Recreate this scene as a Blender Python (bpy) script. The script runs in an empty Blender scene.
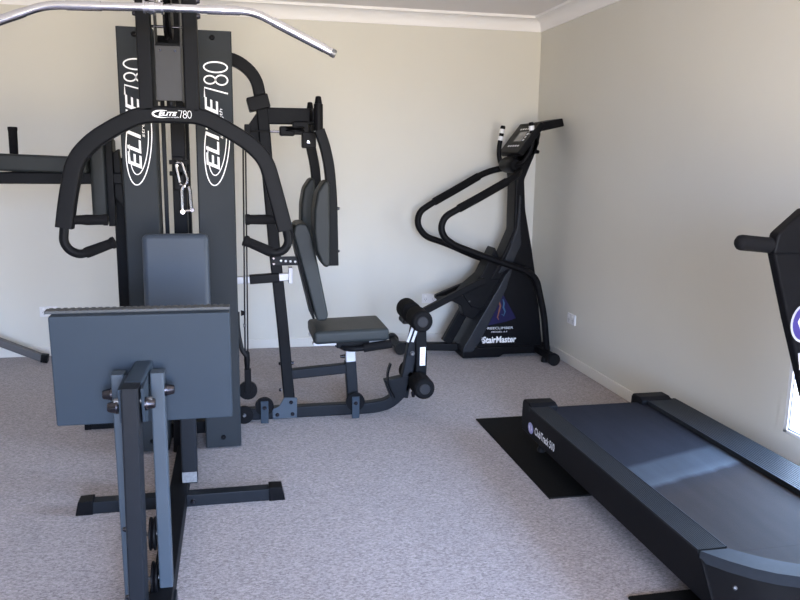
import bpy, bmesh, math, random
from mathutils import Vector, Matrix
random.seed(7)
S = bpy.context.scene
COL = S.collection
V = Vector

# ------------------------------------------------------------------ materials
def nodes(m):
    m.use_nodes = True
    nt = m.node_tree
    return nt, nt.nodes, nt.links, nt.nodes['Principled BSDF']

def mat(name, c, rough=.5, metal=0., var=.08, scale=30., bump=0., bscale=300., spec=.5, coat=0.):
    m = bpy.data.materials.new(name)
    nt, N, L, P = nodes(m)
    P.inputs['Roughness'].default_value = rough
    P.inputs['Metallic'].default_value = metal
    P.inputs['Specular IOR Level'].default_value = spec
    P.inputs['Coat Weight'].default_value = coat
    tc = N.new('ShaderNodeTexCoord')
    nz = N.new('ShaderNodeTexNoise'); nz.inputs['Scale'].default_value = scale; nz.inputs['Detail'].default_value = 4
    L.new(tc.outputs['Object'], nz.inputs['Vector'])
    mx = N.new('ShaderNodeMix'); mx.data_type = 'RGBA'
    mx.inputs['A'].default_value = (*[x*(1-var) for x in c], 1)
    mx.inputs['B'].default_value = (*[min(1, x*(1+var)) for x in c], 1)
    L.new(nz.outputs['Fac'], mx.inputs['Factor'])
    L.new(mx.outputs['Result'], P.inputs['Base Color'])
    if bump:
        n2 = N.new('ShaderNodeTexNoise'); n2.inputs['Scale'].default_value = bscale; n2.inputs['Detail'].default_value = 3
        L.new(tc.outputs['Object'], n2.inputs['Vector'])
        b = N.new('ShaderNodeBump'); b.inputs['Strength'].default_value = bump; b.inputs['Distance'].default_value = .002
        L.new(n2.outputs['Fac'], b.inputs['Height']); L.new(b.outputs['Normal'], P.inputs['Normal'])
    return m

M = {}
M['wall'] = mat('wall_paint', (.645, .63, .572), .75, var=.02, scale=3, bump=.12, bscale=220)
M['ceil'] = mat('ceiling_paint', (0.78, 0.755, 0.765), .8, var=.02, scale=3)
M['trim'] = mat('cornice_plaster', (0.84, 0.83, 0.84), .6, var=.02, scale=3)
M['skirt'] = mat('skirting_paint', (0.7, 0.68, 0.635), .45, var=.02)
M['frame'] = mat('black_powder_coat', (0.0055, 0.006, 0.0075), 0.5, var=.15, bump=.15, bscale=500, spec=0.09)
M['steel_dark'] = mat('charcoal_powder_coat', (0.0105, 0.0125, 0.0165), 0.5, var=.12, bump=.1, bscale=500, spec=0.14)
M['shroud'] = mat('slate_grey_sheet_metal', (0.0185, 0.0222, 0.0262), 0.55, var=.06, scale=12, bump=.06, bscale=600, spec=0.18)
M['plate'] = mat('blue_grey_steel_plate', (0.026, 0.038, 0.054), 0.55, var=.06, scale=14, bump=.08, bscale=500, spec=0.2)
M['link'] = mat('pale_blue_grey_steel', (.050, .066, .086), .5, var=.06, scale=14, spec=.25)
M['tread'] = mat('pale_tread_plate', (0.07, 0.075, 0.08), 0.5, var=.1, spec=.3)
M['vinyl'] = mat('slate_blue_vinyl', (0.038, 0.05, 0.068), 0.48, var=.05, scale=10, bump=.25, bscale=420, spec=0.28)
M['vinyl_dark'] = mat('charcoal_vinyl', (0.024, 0.029, 0.031), 0.48, var=.06, scale=10, bump=.25, bscale=420, spec=0.24)
M['vinyl_black'] = mat('black_vinyl', (.0135, .0165, .0175), .48, var=.06, scale=10, bump=.25, bscale=420, spec=.22)
M['foam'] = mat('black_foam', (0.007, 0.007, 0.008), 0.85, var=.2, scale=80, bump=.4, bscale=260, spec=0.1)
M['rubber'] = mat('black_rubber', (0.009, 0.009, 0.01), 0.6, var=.2, scale=60, bump=.2, bscale=200, spec=0.2)
M['plastic'] = mat('black_plastic', (0.0045, 0.0045, 0.0055), 0.45, var=.15, scale=40, bump=.12, bscale=500, spec=0.08)
M['plastic_grey'] = mat('grey_plastic', (0.022, 0.022, 0.025), 0.5, spec=0.2)
M['body'] = mat('stepper_black_plastic', (0.0048, 0.0048, 0.006), 0.45, var=.12, bump=.1, bscale=400, spec=0.1)
M['bodyrim'] = mat('stepper_charcoal_rim', (0.018, 0.02, 0.025), 0.42, var=.1, spec=0.2)
M['chrome'] = mat('chrome', (.72, .72, .75), .16, metal=1., var=.03)
M['bolt'] = mat('dark_chrome', (0.07, 0.07, 0.085), 0.22, metal=1., var=.05)
M['satin'] = mat('satin_metal', (.50, .50, .53), .4, var=.04, spec=.5)
M['liprim'] = mat('grey_hood_lip', (0.017, 0.0195, 0.024), 0.65, var=.2, scale=60, spec=0.14)
M['tube_grey'] = mat('grey_tube', (.085, .082, .085), .5, var=.1)
M['carriage'] = mat('dark_zinc_plate', (.052, .052, .054), .5, var=.08, spec=.25)
M['print_grey'] = mat('pale_grey_print', (.40, .40, .42), .5, var=.02, spec=.3)
M['gasket'] = mat('grey_gasket', (.25, .25, .26), .6)
M['zinc'] = mat('zinc_steel', (0.13, 0.13, 0.135), 0.45, metal=.6, var=.08, spec=0.4)
M['cable'] = mat('black_cable', (0.01, 0.01, 0.011), 0.5, spec=0.2)
M['white'] = mat('white_print', (.86, .86, .86), .5, var=.01)
M['offwhite'] = mat('off_white_plastic', (.74, .74, .75), .35, var=.02)
M['purple'] = mat('purple_print', (0.03, 0.018, 0.155), .4, var=.15)
M['lilac'] = mat('lilac_print', (.30, .30, .55), .4, var=.2)
M['navy'] = mat('navy_print', (0.007, 0.0055, 0.04), .45, var=.35, scale=9, spec=0.2)
M['orange'] = mat('orange_print', (0.16, 0.05, 0.025), .45)
M['cyan'] = mat('cyan_print', (0.015, 0.07, 0.14), .45)
M['red'] = mat('red_print', (.55, .16, .12), .5)
M['screen'] = mat('grey_display', (.20, .20, .20), .25)
M['mat'] = mat('rubber_mat', (0.006, 0.006, 0.006), 0.8, var=.3, scale=50, bump=.3, bscale=160, spec=0.1)
M['label'] = mat('paper_label', (0.19, 0.195, 0.205), .5, var=.5, scale=90)

def carpet():
    m = bpy.data.materials.new('loop_carpet'); nt, N, L, P = nodes(m)
    P.inputs['Roughness'].default_value = .95; P.inputs['Specular IOR Level'].default_value = .15
    P.inputs['Sheen Weight'].default_value = .25; P.inputs['Sheen Roughness'].default_value = .5
    tc = N.new('ShaderNodeTexCoord')
    n1 = N.new('ShaderNodeTexNoise'); n1.inputs['Scale'].default_value = 150; n1.inputs['Detail'].default_value = 6; n1.inputs['Roughness'].default_value = .75
    mp = N.new('ShaderNodeMapping'); mp.inputs['Scale'].default_value = (.6, 1.0, 1)
    L.new(tc.outputs['Object'], mp.inputs['Vector']); L.new(mp.outputs['Vector'], n1.inputs['Vector'])
    r = N.new('ShaderNodeValToRGB')
    r.color_ramp.elements[0].position = .34; r.color_ramp.elements[0].color = (.11, .092, .093, 1)
    r.color_ramp.elements[1].position = .66; r.color_ramp.elements[1].color = (.42, .37, .375, 1)
    L.new(n1.outputs['Fac'], r.inputs['Fac'])
    n2 = N.new('ShaderNodeTexNoise'); n2.inputs['Scale'].default_value = 2.2; n2.inputs['Detail'].default_value = 5
    L.new(tc.outputs['Object'], n2.inputs['Vector'])
    r2 = N.new('ShaderNodeMapRange'); r2.inputs['To Min'].default_value = .88; r2.inputs['To Max'].default_value = 1.1
    L.new(n2.outputs['Fac'], r2.inputs['Value'])
    mx = N.new('ShaderNodeMix'); mx.data_type = 'RGBA'; mx.blend_type = 'MULTIPLY'; mx.inputs['Factor'].default_value = 1
    L.new(r.outputs['Color'], mx.inputs['A']); L.new(r2.outputs['Result'], mx.inputs['B'])
    L.new(mx.outputs['Result'], P.inputs['Base Color'])
    b = N.new('ShaderNodeBump'); b.inputs['Strength'].default_value = .6; b.inputs['Distance'].default_value = .004
    L.new(n1.outputs['Fac'], b.inputs['Height']); L.new(b.outputs['Normal'], P.inputs['Normal'])
    return m
M['carpet'] = carpet()

def belt_mat():
    # dark running belt with a paler slanted band across it, palest near one edge
    m = bpy.data.materials.new('running_belt'); nt, N, L, P = nodes(m)
    P.inputs['Roughness'].default_value = .75; P.inputs['Specular IOR Level'].default_value = .08
    g = N.new('ShaderNodeTexCoord'); sp = N.new('ShaderNodeSeparateXYZ'); L.new(g.outputs['Object'], sp.inputs['Vector'])
    nz = N.new('ShaderNodeTexNoise'); nz.inputs['Scale'].default_value = 6; nz.inputs['Detail'].default_value = 5
    mp = N.new('ShaderNodeMapping'); mp.inputs['Scale'].default_value = (3, .6, 1)
    L.new(g.outputs['Object'], mp.inputs['Vector']); L.new(mp.outputs['Vector'], nz.inputs['Vector'])
    def math_(op, a, b=None, clamp=False):
        n = N.new('ShaderNodeMath'); n.operation = op; n.use_clamp = clamp
        for i, v in enumerate((a, b)):
            if v is None: continue
            if isinstance(v, (int, float)): n.inputs[i].default_value = v
            else: L.new(v, n.inputs[i])
        return n.outputs[0]
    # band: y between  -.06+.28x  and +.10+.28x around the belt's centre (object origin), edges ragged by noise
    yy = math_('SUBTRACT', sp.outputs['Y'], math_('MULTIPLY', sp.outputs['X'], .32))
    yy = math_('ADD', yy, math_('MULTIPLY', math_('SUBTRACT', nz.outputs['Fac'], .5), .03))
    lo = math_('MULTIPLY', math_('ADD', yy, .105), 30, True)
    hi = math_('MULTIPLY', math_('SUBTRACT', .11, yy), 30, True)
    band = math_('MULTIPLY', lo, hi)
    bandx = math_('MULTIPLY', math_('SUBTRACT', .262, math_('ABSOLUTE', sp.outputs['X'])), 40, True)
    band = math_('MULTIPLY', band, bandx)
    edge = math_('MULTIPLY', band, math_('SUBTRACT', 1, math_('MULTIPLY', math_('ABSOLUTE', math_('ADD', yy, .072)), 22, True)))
    # base colour: the half nearer the hood is browner
    front = math_('MULTIPLY', math_('SUBTRACT', -.02, yy), 6, True)
    m1 = N.new('ShaderNodeMix'); m1.data_type = 'RGBA'
    m1.inputs['A'].default_value = (.0135, .0140, .0185, 1); m1.inputs['B'].default_value = (.0215, .0165, .0150, 1)
    L.new(front, m1.inputs['Factor'])
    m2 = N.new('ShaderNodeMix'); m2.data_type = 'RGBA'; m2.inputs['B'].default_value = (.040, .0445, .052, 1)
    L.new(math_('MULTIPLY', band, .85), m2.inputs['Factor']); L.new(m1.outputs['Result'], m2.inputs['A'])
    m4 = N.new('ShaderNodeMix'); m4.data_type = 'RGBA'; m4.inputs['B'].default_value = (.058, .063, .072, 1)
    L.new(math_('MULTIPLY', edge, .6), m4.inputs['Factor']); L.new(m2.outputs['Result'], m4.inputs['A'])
    m3 = N.new('ShaderNodeMix'); m3.data_type = 'RGBA'; m3.blend_type = 'MULTIPLY'; m3.inputs['Factor'].default_value = 1
    mr = N.new('ShaderNodeMapRange'); mr.inputs['To Min'].default_value = .7; mr.inputs['To Max'].default_value = 1.3
    L.new(nz.outputs['Fac'], mr.inputs['Value'])
    L.new(m4.outputs['Result'], m3.inputs['A']); L.new(mr.outputs['Result'], m3.inputs['B'])
    L.new(m3.outputs['Result'], P.inputs['Base Color'])
    n2 = N.new('ShaderNodeTexNoise'); n2.inputs['Scale'].default_value = 350
    L.new(g.outputs['Object'], n2.inputs['Vector'])
    b = N.new('ShaderNodeBump'); b.inputs['Strength'].default_value = .25; b.inputs['Distance'].default_value = .002
    L.new(n2.outputs['Fac'], b.inputs['Height']); L.new(b.outputs['Normal'], P.inputs['Normal'])
    return m
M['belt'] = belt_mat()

def glass_mat():
    m = bpy.data.materials.new('window_glass'); m.use_nodes = True
    N, L = m.node_tree.nodes, m.node_tree.links
    N.remove(N['Principled BSDF'])
    t = N.new('ShaderNodeBsdfTransparent'); t.inputs['Color'].default_value = (.95, .97, .96, 1)
    g = N.new('ShaderNodeBsdfGlossy'); g.inputs['Roughness'].default_value = .02
    x = N.new('ShaderNodeMixShader'); x.inputs[0].default_value = .04; L.new(t.outputs[0], x.inputs[1]); L.new(g.outputs[0], x.inputs[2])
    L.new(x.outputs[0], N['Material Output'].inputs['Surface'])
    return m
M['glass'] = glass_mat()

# ------------------------------------------------------------------ mesh helpers (world coordinates)
def new(): return bmesh.new()

def box(bm, x0, x1, y0, y1, z0, z1, bev=0., seg=2):
    r = bmesh.ops.create_cube(bm, size=1)
    vs = r['verts']
    for v in vs:
        v.co = V((x0+(v.co.x+.5)*(x1-x0), y0+(v.co.y+.5)*(y1-y0), z0+(v.co.z+.5)*(z1-z0)))
    if bev:
        es = {e for v in vs for e in v.link_edges}
        bmesh.ops.bevel(bm, geom=list(es), offset=bev, segments=seg, affect='EDGES', profile=.5)
    return bm

def fillet(pts, r, n=6):
    pts = [V(p) for p in pts]
    if not r or len(pts) < 3: return pts
    out = [pts[0]]
    for i in range(1, len(pts)-1):
        a, b, c = pts[i-1], pts[i], pts[i+1]
        u, w = (a-b), (c-b)
        d = min(r, u.length*.48, w.length*.48)
        p, q = b+u.normalized()*d, b+w.normalized()*d
        for k in range(n+1):
            t = k/n
            out.append(p*(1-t)**2 + b*2*t*(1-t) + q*t*t)
    out.append(pts[-1])
    return out

def sweep(bm, pts, prof, nrm, cap=True):
    """sweep a closed 2D profile (u along nrm, v along tangent x nrm) along pts"""
    pts = [V(p) for p in pts]; n = len(pts); rings = []
    nrm = V(nrm).normalized()
    for i, p in enumerate(pts):
        t0 = (pts[i]-pts[i-1]).normalized() if i else None
        t1 = (pts[i+1]-pts[i]).normalized() if i < n-1 else None
        t = (t0+t1).normalized() if t0 is not None and t1 is not None else (t0 if t1 is None else t1)
        k = 1.
        if t0 is not None and t1 is not None: k = 1/max(.5, t.dot(t1))
        a = (nrm-t*nrm.dot(t)).normalized(); b = t.cross(a)
        rings.append([bm.verts.new(p+a*u+b*v*k) for u, v in prof])
    m = len(prof)
    for i in range(n-1):
        for j in range(m):
            bm.faces.new((rings[i][j], rings[i][(j+1) % m], rings[i+1][(j+1) % m], rings[i+1][j]))
    if cap:
        bm.faces.new(list(reversed(rings[0]))); bm.faces.new(rings[-1])
    return bm

def circ(r, n=14): return [(r*math.cos(2*math.pi*i/n), r*math.sin(2*math.pi*i/n)) for i in range(n)]
def rrect(w, h, c=None, n=3):
    c = min(w, h)*.14 if c is None else c
    o = []
    for sx, sy, a0 in ((1, 1, 0), (-1, 1, 90), (-1, -1, 180), (1, -1, 270)):
        for k in range(n+1):
            a = math.radians(a0+90*k/n)
            o.append((sx*(w/2-c)+c*math.cos(a), sy*(h/2-c)+c*math.sin(a)))
    return o
def perp(a, b):
    t = (V(b)-V(a)).normalized()
    return V((0, 1, 0)) if abs(t.y) < .9 else V((1, 0, 0))
def rod(bm, pts, r, fil=0, n=14, nrm=None):
    pts = fillet(pts, fil)
    if nrm is None: nrm = perp(pts[0], pts[1])
    return sweep(bm, pts, circ(r, n), nrm)
def bar(bm, pts, w, h, nrm=(0, 1, 0), fil=0, c=None):
    """rectangular tube: w along nrm, h across it"""
    return sweep(bm, fillet(pts, fil), rrect(w, h, c), nrm)
def lathe(bm, base, axis, prof, n=20):
    """revolve (distance along axis, radius) pairs"""
    ax = V(axis).normalized(); a = ax.orthogonal().normalized(); b = ax.cross(a); base = V(base)
    rings = []
    for d, r in prof:
        rings.append([bm.verts.new(base+ax*d+(a*math.cos(2*math.pi*i/n)+b*math.sin(2*math.pi*i/n))*max(r, 1e-4)) for i in range(n)])
    for i in range(len(rings)-1):
        for j in range(n):
            bm.faces.new((rings[i][j], rings[i][(j+1) % n], rings[i+1][(j+1) % n], rings[i+1][j]))
    bm.faces.new(list(reversed(rings[0]))); bm.faces.new(rings[-1])
    return bm
def prism(bm, poly, y0, y1, axis='y', bev=0., seg=2):
    """extrude a polygon: axis y -> poly is (x,z); x -> (y,z); z -> (x,y)"""
    def P(p, d): return {'y': V((p[0], d, p[1])), 'x': V((d, p[0], p[1])), 'z': V((p[0], p[1], d))}[axis]
    a = [bm.verts.new(P(p, y0)) for p in poly]; b = [bm.verts.new(P(p, y1)) for p in poly]
    n = len(poly); fs = [bm.faces.new(a), bm.faces.new(list(reversed(b)))]
    for i in range(n): fs.append(bm.faces.new((a[i], b[i], b[(i+1) % n], a[(i+1) % n])))
    bmesh.ops.recalc_face_normals(bm, faces=fs)
    if bev:
        es = list({e for f in fs for e in f.edges})
        bmesh.ops.bevel(bm, geom=es, offset=bev, segments=seg, affect='EDGES', profile=.5)
    return bm
def move(bm, mtx, verts=None):
    bmesh.ops.transform(bm, matrix=mtx, verts=verts or bm.verts)
    return bm
def rot_about(p, axis, deg): return Matrix.Translation(V(p)) @ Matrix.Rotation(math.radians(deg), 4, axis) @ Matrix.Translation(-V(p))

WL = {}
def obj(name, bm, m, parent=None, label=None, sharp=35):
    if len(bm.faces): bmesh.ops.recalc_face_normals(bm, faces=bm.faces)
    lo = V((min(v.co[i] for v in bm.verts) for i in range(3))); hi = V((max(v.co[i] for v in bm.verts) for i in range(3)))
    c = (lo+hi)/2
    bmesh.ops.translate(bm, vec=-c, verts=bm.verts)
    me = bpy.data.meshes.new(name); bm.to_mesh(me); bm.free()
    me.materials.append(M[m] if isinstance(m, str) else m)
    for p in me.polygons: p.use_smooth = True
    me.set_sharp_from_angle(angle=math.radians(sharp))
    o = bpy.data.objects.new(name, me); COL.objects.link(o)
    wn = o.modifiers.new('weighted_normals', 'WEIGHTED_NORMAL'); wn.keep_sharp = True; wn.weight = 60
    o.location = c - (WL[parent.name] if parent else V((0, 0, 0)))
    WL[o.name] = c
    if parent: o.parent = parent
    if label: o['label'] = label
    return o
def thing(name, label, cat, loc, group=None):
    o = bpy.data.objects.new(name, None); COL.objects.link(o); o.location = loc; WL[o.name] = V(loc)
    o.empty_display_size = .1
    o['label'] = label; o['category'] = cat
    if group: o['group'] = group
    return o
def tag(o, label, cat, group=None):
    o['label'] = label; o['category'] = cat
    if group: o['group'] = group
    return o
def struct(name, bm, m, parent=None):
    o = obj(name, bm, m, parent)
    if not parent: o['kind'] = 'structure'
    return o

# flat lettering and line work, laid on a surface
def lettering(bm, text, o, xd, yd, w, h, shear=0., bold=0.):
    cu = bpy.data.curves.new('lettering', 'FONT'); cu.body = text; cu.shear = shear; cu.offset = bold; cu.resolution_u = 4
    t = bpy.data.objects.new('lettering', cu); COL.objects.link(t)
    dg = bpy.context.evaluated_depsgraph_get()
    me = bpy.data.meshes.new_from_object(t.evaluated_get(dg))
    bpy.data.objects.remove(t); bpy.data.curves.remove(cu)
    xs = [v.co.x for v in me.vertices]; ys = [v.co.y for v in me.vertices]
    x0, x1, y0, y1 = min(xs), max(xs), min(ys), max(ys)
    o, xd, yd = V(o), V(xd), V(yd)
    vs = [bm.verts.new(o+xd*((v.co.x-x0)/(x1-x0)*w)+yd*((v.co.y-y0)/(y1-y0)*h)) for v in me.vertices]
    for p in me.polygons:
        try: bm.faces.new([vs[i] for i in p.vertices])
        except ValueError: pass
    bpy.data.meshes.remove(me)
def ribbon(bm, pts, wd, o, xd, yd, closed=False):
    """flat line of width wd (or width per point) through 2D points"""
    o, xd, yd = V(o), V(xd), V(yd); n = len(pts); L_, R_ = [], []
    for i, p in enumerate(pts):
        a = pts[i-1] if (i or closed) else p; b = pts[(i+1) % n] if (i < n-1 or closed) else p
        tx, ty = b[0]-a[0], b[1]-a[1]; l = math.hypot(tx, ty) or 1
        w = (wd[i] if isinstance(wd, (list, tuple)) else wd)/2
        nx, ny = -ty/l*w, tx/l*w
        L_.append(bm.verts.new(o+xd*(p[0]+nx)+yd*(p[1]+ny))); R_.append(bm.verts.new(o+xd*(p[0]-nx)+yd*(p[1]-ny)))
    for i in range(n if closed else n-1):
        j = (i+1) % n
        bm.faces.new((L_[i], R_[i], R_[j], L_[j]))
def ell(cx, cy, rx, ry, a0=0, a1=360, n=28):
    return [(cx+rx*math.cos(math.radians(a0+(a1-a0)*i/n)), cy+ry*math.sin(math.radians(a0+(a1-a0)*i/n))) for i in range(n+1)]
def thin780(bm, o, xd, yd, w, h, wd):
    u = w/3.2
    ribbon(bm, [(0, h), (u*.85, h), (u*.35, 0)], wd, o, xd, yd)
    ribbon(bm, ell(u*1.55, h*.76, u*.36, h*.24)[:-1], wd, o, xd, yd, True)
    ribbon(bm, ell(u*1.55, h*.26, u*.43, h*.26)[:-1], wd, o, xd, yd, True)
    ribbon(bm, ell(u*2.68, h*.5, u*.46, h*.5)[:-1], wd, o, xd, yd, True)

def acorn(name, p, axis, parent, r=.016, l=.034, m='bolt'):
    return obj(name, lathe(new(), p, axis, [(0, r*1.05), (l*.2, r*1.05), (l*.25, r*.95), (l*.9, r*.74), (l, r*.62)], 16), m, parent)
def pulley(p, axis, r, parent, w=.02, m='plastic'):
    ax = V(axis).normalized(); b = V(p)-ax*w/2
    o = obj('pulley', lathe(new(), b, axis, [(0, r), (w*.25, r), (w*.5, r*.86), (w*.75, r), (w, r)], 28), m, parent)
    acorn('pulley_bolt', b, -ax, o, r*.2, .008, 'zinc')
    return o

# ------------------------------------------------------------------ the room
RX, BY, CH = 2.232, 5.516, 2.40          # right wall, back wall, ceiling height
LX, FY, T = -3.3, -1.9, .12              # left wall and the wall behind the viewer
struct('floor', box(new(), LX-T, RX+T, FY-T, BY+T, -.1, 0), 'carpet')
struct('ceiling', box(new(), LX-T, RX+T, FY-T, BY+T, CH, CH+.1), 'ceil')
struct('wall_back', box(new(), LX-T, RX+T, BY, BY+T, 0, CH), 'wall')
struct('wall_left', box(new(), LX-T, LX, FY, BY, 0, CH), 'wall')
WY0, WY1, WZ0, WZ1 = 1.75, 2.645, .272, 1.32    # window opening in the right wall
b = new()
box(b, RX, RX+T, FY, WY0, 0, CH); box(b, RX, RX+T, WY1, BY, 0, CH)
box(b, RX, RX+T, WY0, WY1, 0, WZ0); box(b, RX, RX+T, WY0, WY1, WZ1, CH)
struct('wall_right', b, 'wall')
DX0, DX1, DZ = -.55, 1.15, 2.10                # glazed doorway behind the viewer
b = new()
box(b, LX-T, DX0, FY-T, FY, 0, CH); box(b, DX1, RX+T, FY-T, FY, 0, CH); box(b, DX0, DX1, FY-T, FY, DZ, CH)
struct('wall_front', b, 'wall')
d = struct('door_1', box(box(box(new(), DX0, DX0+.06, FY-.09, FY-.02, 0, DZ), DX1-.06, DX1, FY-.09, FY-.02, 0, DZ), DX0, DX1, FY-.09, FY-.02, DZ-.06, DZ), 'offwhite')
# cornice: a cove moulding
def cove():
    pr = [(0, 0), (0, -.098), (.012, -.098), (.012, -.088)]
    for k in range(9):
        a = math.radians(90*k/8)
        pr.append((.012+.068*(1-math.cos(a)), -.088+.068*math.sin(a)))
    pr += [(.088, -.018), (.088, 0)]
    return pr
b = new(); prism(b, [(BY-x, CH+z) for x, z in cove()], LX, RX, 'x'); struct('trim_1', b, 'trim')
b = new(); prism(b, [(RX-x, CH+z) for x, z in cove()], FY, BY, 'y'); struct('trim_2', b, 'trim')
b = new(); prism(b, [(LX+x, CH+z) for x, z in cove()], FY, BY, 'y'); struct('trim_3', b, 'trim')
struct('baseboard_back', box(new(), LX, RX, BY-.012, BY, 0, .066, .003), 'skirt')
struct('baseboard_right', box(new(), RX-.012, RX, FY, BY, 0, .066, .003), 'skirt')
struct('baseboard_left', box(new(), LX, LX+.012, FY, BY, 0, .066, .003), 'skirt')
# window: plaster reveal, white aluminium frame, glass
b = new()
for (y0, y1, z0, z1) in ((WY0-.04, WY0, WZ0-.04, WZ1+.04), (WY1, WY1+.04, WZ0-.04, WZ1+.04), (WY0, WY1, WZ0-.04, WZ0), (WY0, WY1, WZ1, WZ1+.04)):
    box(b, RX-.0025, RX, y0, y1, z0, z1)
w = struct('window_1', b, 'wall')
b = new()
for (y0, y1, z0, z1) in ((WY0, WY0+.022, WZ0, WZ1), (WY1-.022, WY1, WZ0, WZ1), (WY0, WY1, WZ0, WZ0+.014), (WY0, WY1, WZ1-.022, WZ1)):
    box(b, RX-.003, RX+.05, y0, y1, z0, z1, .002)
obj('window_frame', b, 'offwhite', w)
b = new(); f_ = .022
for (y0, y1, z0, z1) in ((WY0+f_, WY0+f_+.006, WZ0+.014, WZ1-f_), (WY1-f_-.006, WY1-f_, WZ0+.014, WZ1-f_), (WY0+f_, WY1-f_, WZ0+.014, WZ0+.02), (WY0+f_, WY1-f_, WZ1-f_-.006, WZ1-f_)): box(b, RX+.004, RX+.03, y0, y1, z0, z1)
obj('window_gasket', b, 'gasket', w)
obj('glass_pane', box(new(), RX+.018, RX+.022, WY0+.02, WY1-.02, WZ0+.012, WZ1-.02), 'glass', w)

# power points
def outlet(name, p, face, label, group=None):
    x, y, z = p
    t = thing(name, label, 'power outlet', p)
    if face == 'y':
        obj('cover_plate', box(new(), x-.058, x+.058, y-.011, y, z-.036, z+.036, .004), 'offwhite', t)
        for s in (-1, 1):
            obj('switch', box(new(), x+s*.030-.007, x+s*.030+.007, y-.015, y-.010, z+.012, z+.026, .0015), 'white', t)
            b = new()
            for dx in (-.007, .007): box(b, x+s*.03+dx-.0012, x+s*.03+dx+.0012, y-.0118, y-.0108, z-.010, z-.002)
            box(b, x+s*.03-.0012, x+s*.03+.0012, y-.0118, y-.0108, z-.022, z-.014)
            obj('socket_slots', b, 'plastic_grey', t)
    else:
        obj('cover_plate', box(new(), x-.012, x, y-.058, y+.058, z-.036, z+.036, .004), 'offwhite', t)
        for s in (-1, 1):
            obj('switch', box(new(), x-.016, x-.011, y+s*.030-.007, y+s*.030+.007, z+.012, z+.026, .0015), 'white', t)
            b = new()
            for dy in (-.007, .007): box(b, x-.0128, x-.0118, y+s*.03+dy-.0012, y+s*.03+dy+.0012, z-.010, z-.002)
            box(b, x-.0128, x-.0118, y+s*.03-.0012, y+s*.03+.0012, z-.022, z-.014)
            obj('socket_slots', b, 'plastic_grey', t)
    return t
outlet('power_outlet', (RX, 4.73, .318), 'x', 'white double power outlet low on the right wall beside the stair climber')
outlet('power_outlet', (1.424, BY, .341), 'y', 'white power outlet on the back wall, behind the stair climber step arms')
outlet('power_outlet', (-1.262, BY, .312), 'y', 'white power outlet on the back wall, peeking past the leg press foot plate')

# slanting grey tube by the back wall, cut by the left frame edge
t = thing('slanted_tube', 'grey metal tube slanting down to the carpet by the back wall', 'metal bar', (-1.27, 5.33, 0))
obj('tube', bar(new(), [(-2.15, 5.33, .440), (-1.27, 5.33, .028)], .05, .05), 'tube_grey', t)
obj('support_leg', bar(new(), [(-2.11, 5.33, 0), (-2.11, 5.33, .415)], .04, .04), 'tube_grey', t)
obj('foot_cap', bar(new(), [(-1.285, 5.33, .034), (-1.245, 5.33, .0275)], .055, .054), 'plastic', t)

# ------------------------------------------------------------------ rubber mats
tag(obj('rubber_mat', box(new(), 1.240, 1.98, 2.750, 3.742, .0, .008, .003), 'mat'), 'thin black rubber mat under the rear end of the treadmill', 'mat', )
tag(obj('rubber_mat', box(new(), 1.20, 2.12, 1.02, 2.022, .0, .010, .003), 'mat'), 'black rubber mat under the front end of the treadmill, at the bottom frame edge', 'mat')

# ------------------------------------------------------------------ multi gym
G = thing('multi_gym', 'black and slate grey multi-station home gym with two tall numbered weight shrouds', 'home gym', (-.24, 3.6, 0))
CX = -.24
# floor frame
obj('base_rail', box(new(), -.283, -.213, 2.06, 3.98, 0, .065, .006), 'frame', G)
b = obj('cross_foot', box(new(), -.60, .143, 2.945, 3.0, 0, .050, .005), 'steel_dark', G)
for s, x in ((-1, -.63), (1, .173)):
    e = new(); prism(e, [(x, 0), (x-s*.012, .056), (x-s*.065, .058), (x-s*.065, 0)], 2.940, 3.005, 'y', .003)
    obj('end_cap', e, 'plastic', b)
acorn('bolt', (-.19, 2.945, .022), (0, -1, 0), G, .010, .010)
r = obj('rear_cross_rail', box(new(), -.74, -.283, 3.93, 3.98, 0, .06, .005), 'frame', G)
obj('end_cap', box(new(), -.77, -.735, 3.926, 3.984, 0, .063, .004), 'plastic', r)
# front post under the seat, with its paper label
obj('seat_post', bar(new(), [(-.205, 3.06, .062), (-.205, 3.06, .47)], .06, .062), 'steel_dark', G)
obj('paper_label', box(new(), -.234, -.176, 3.0275, 3.0285, .068, .112), 'label', G, 'small silver and white printed label')
obj('seat', box(new(), -.37, -.10, 2.77, 3.10, .475, .535, .022, 4), 'vinyl', G)
obj('backrest', move(box(new(), -.364, -.106, 3.14, 3.205, .60, 1.066, .024, 5), rot_about((0, 3.17, .8), 'X', -3)), 'vinyl', G)
obj('backrest_bracket', box(new(), -.27, -.21, 3.19, 3.66, .76, .80, .005), 'frame', G)
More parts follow.
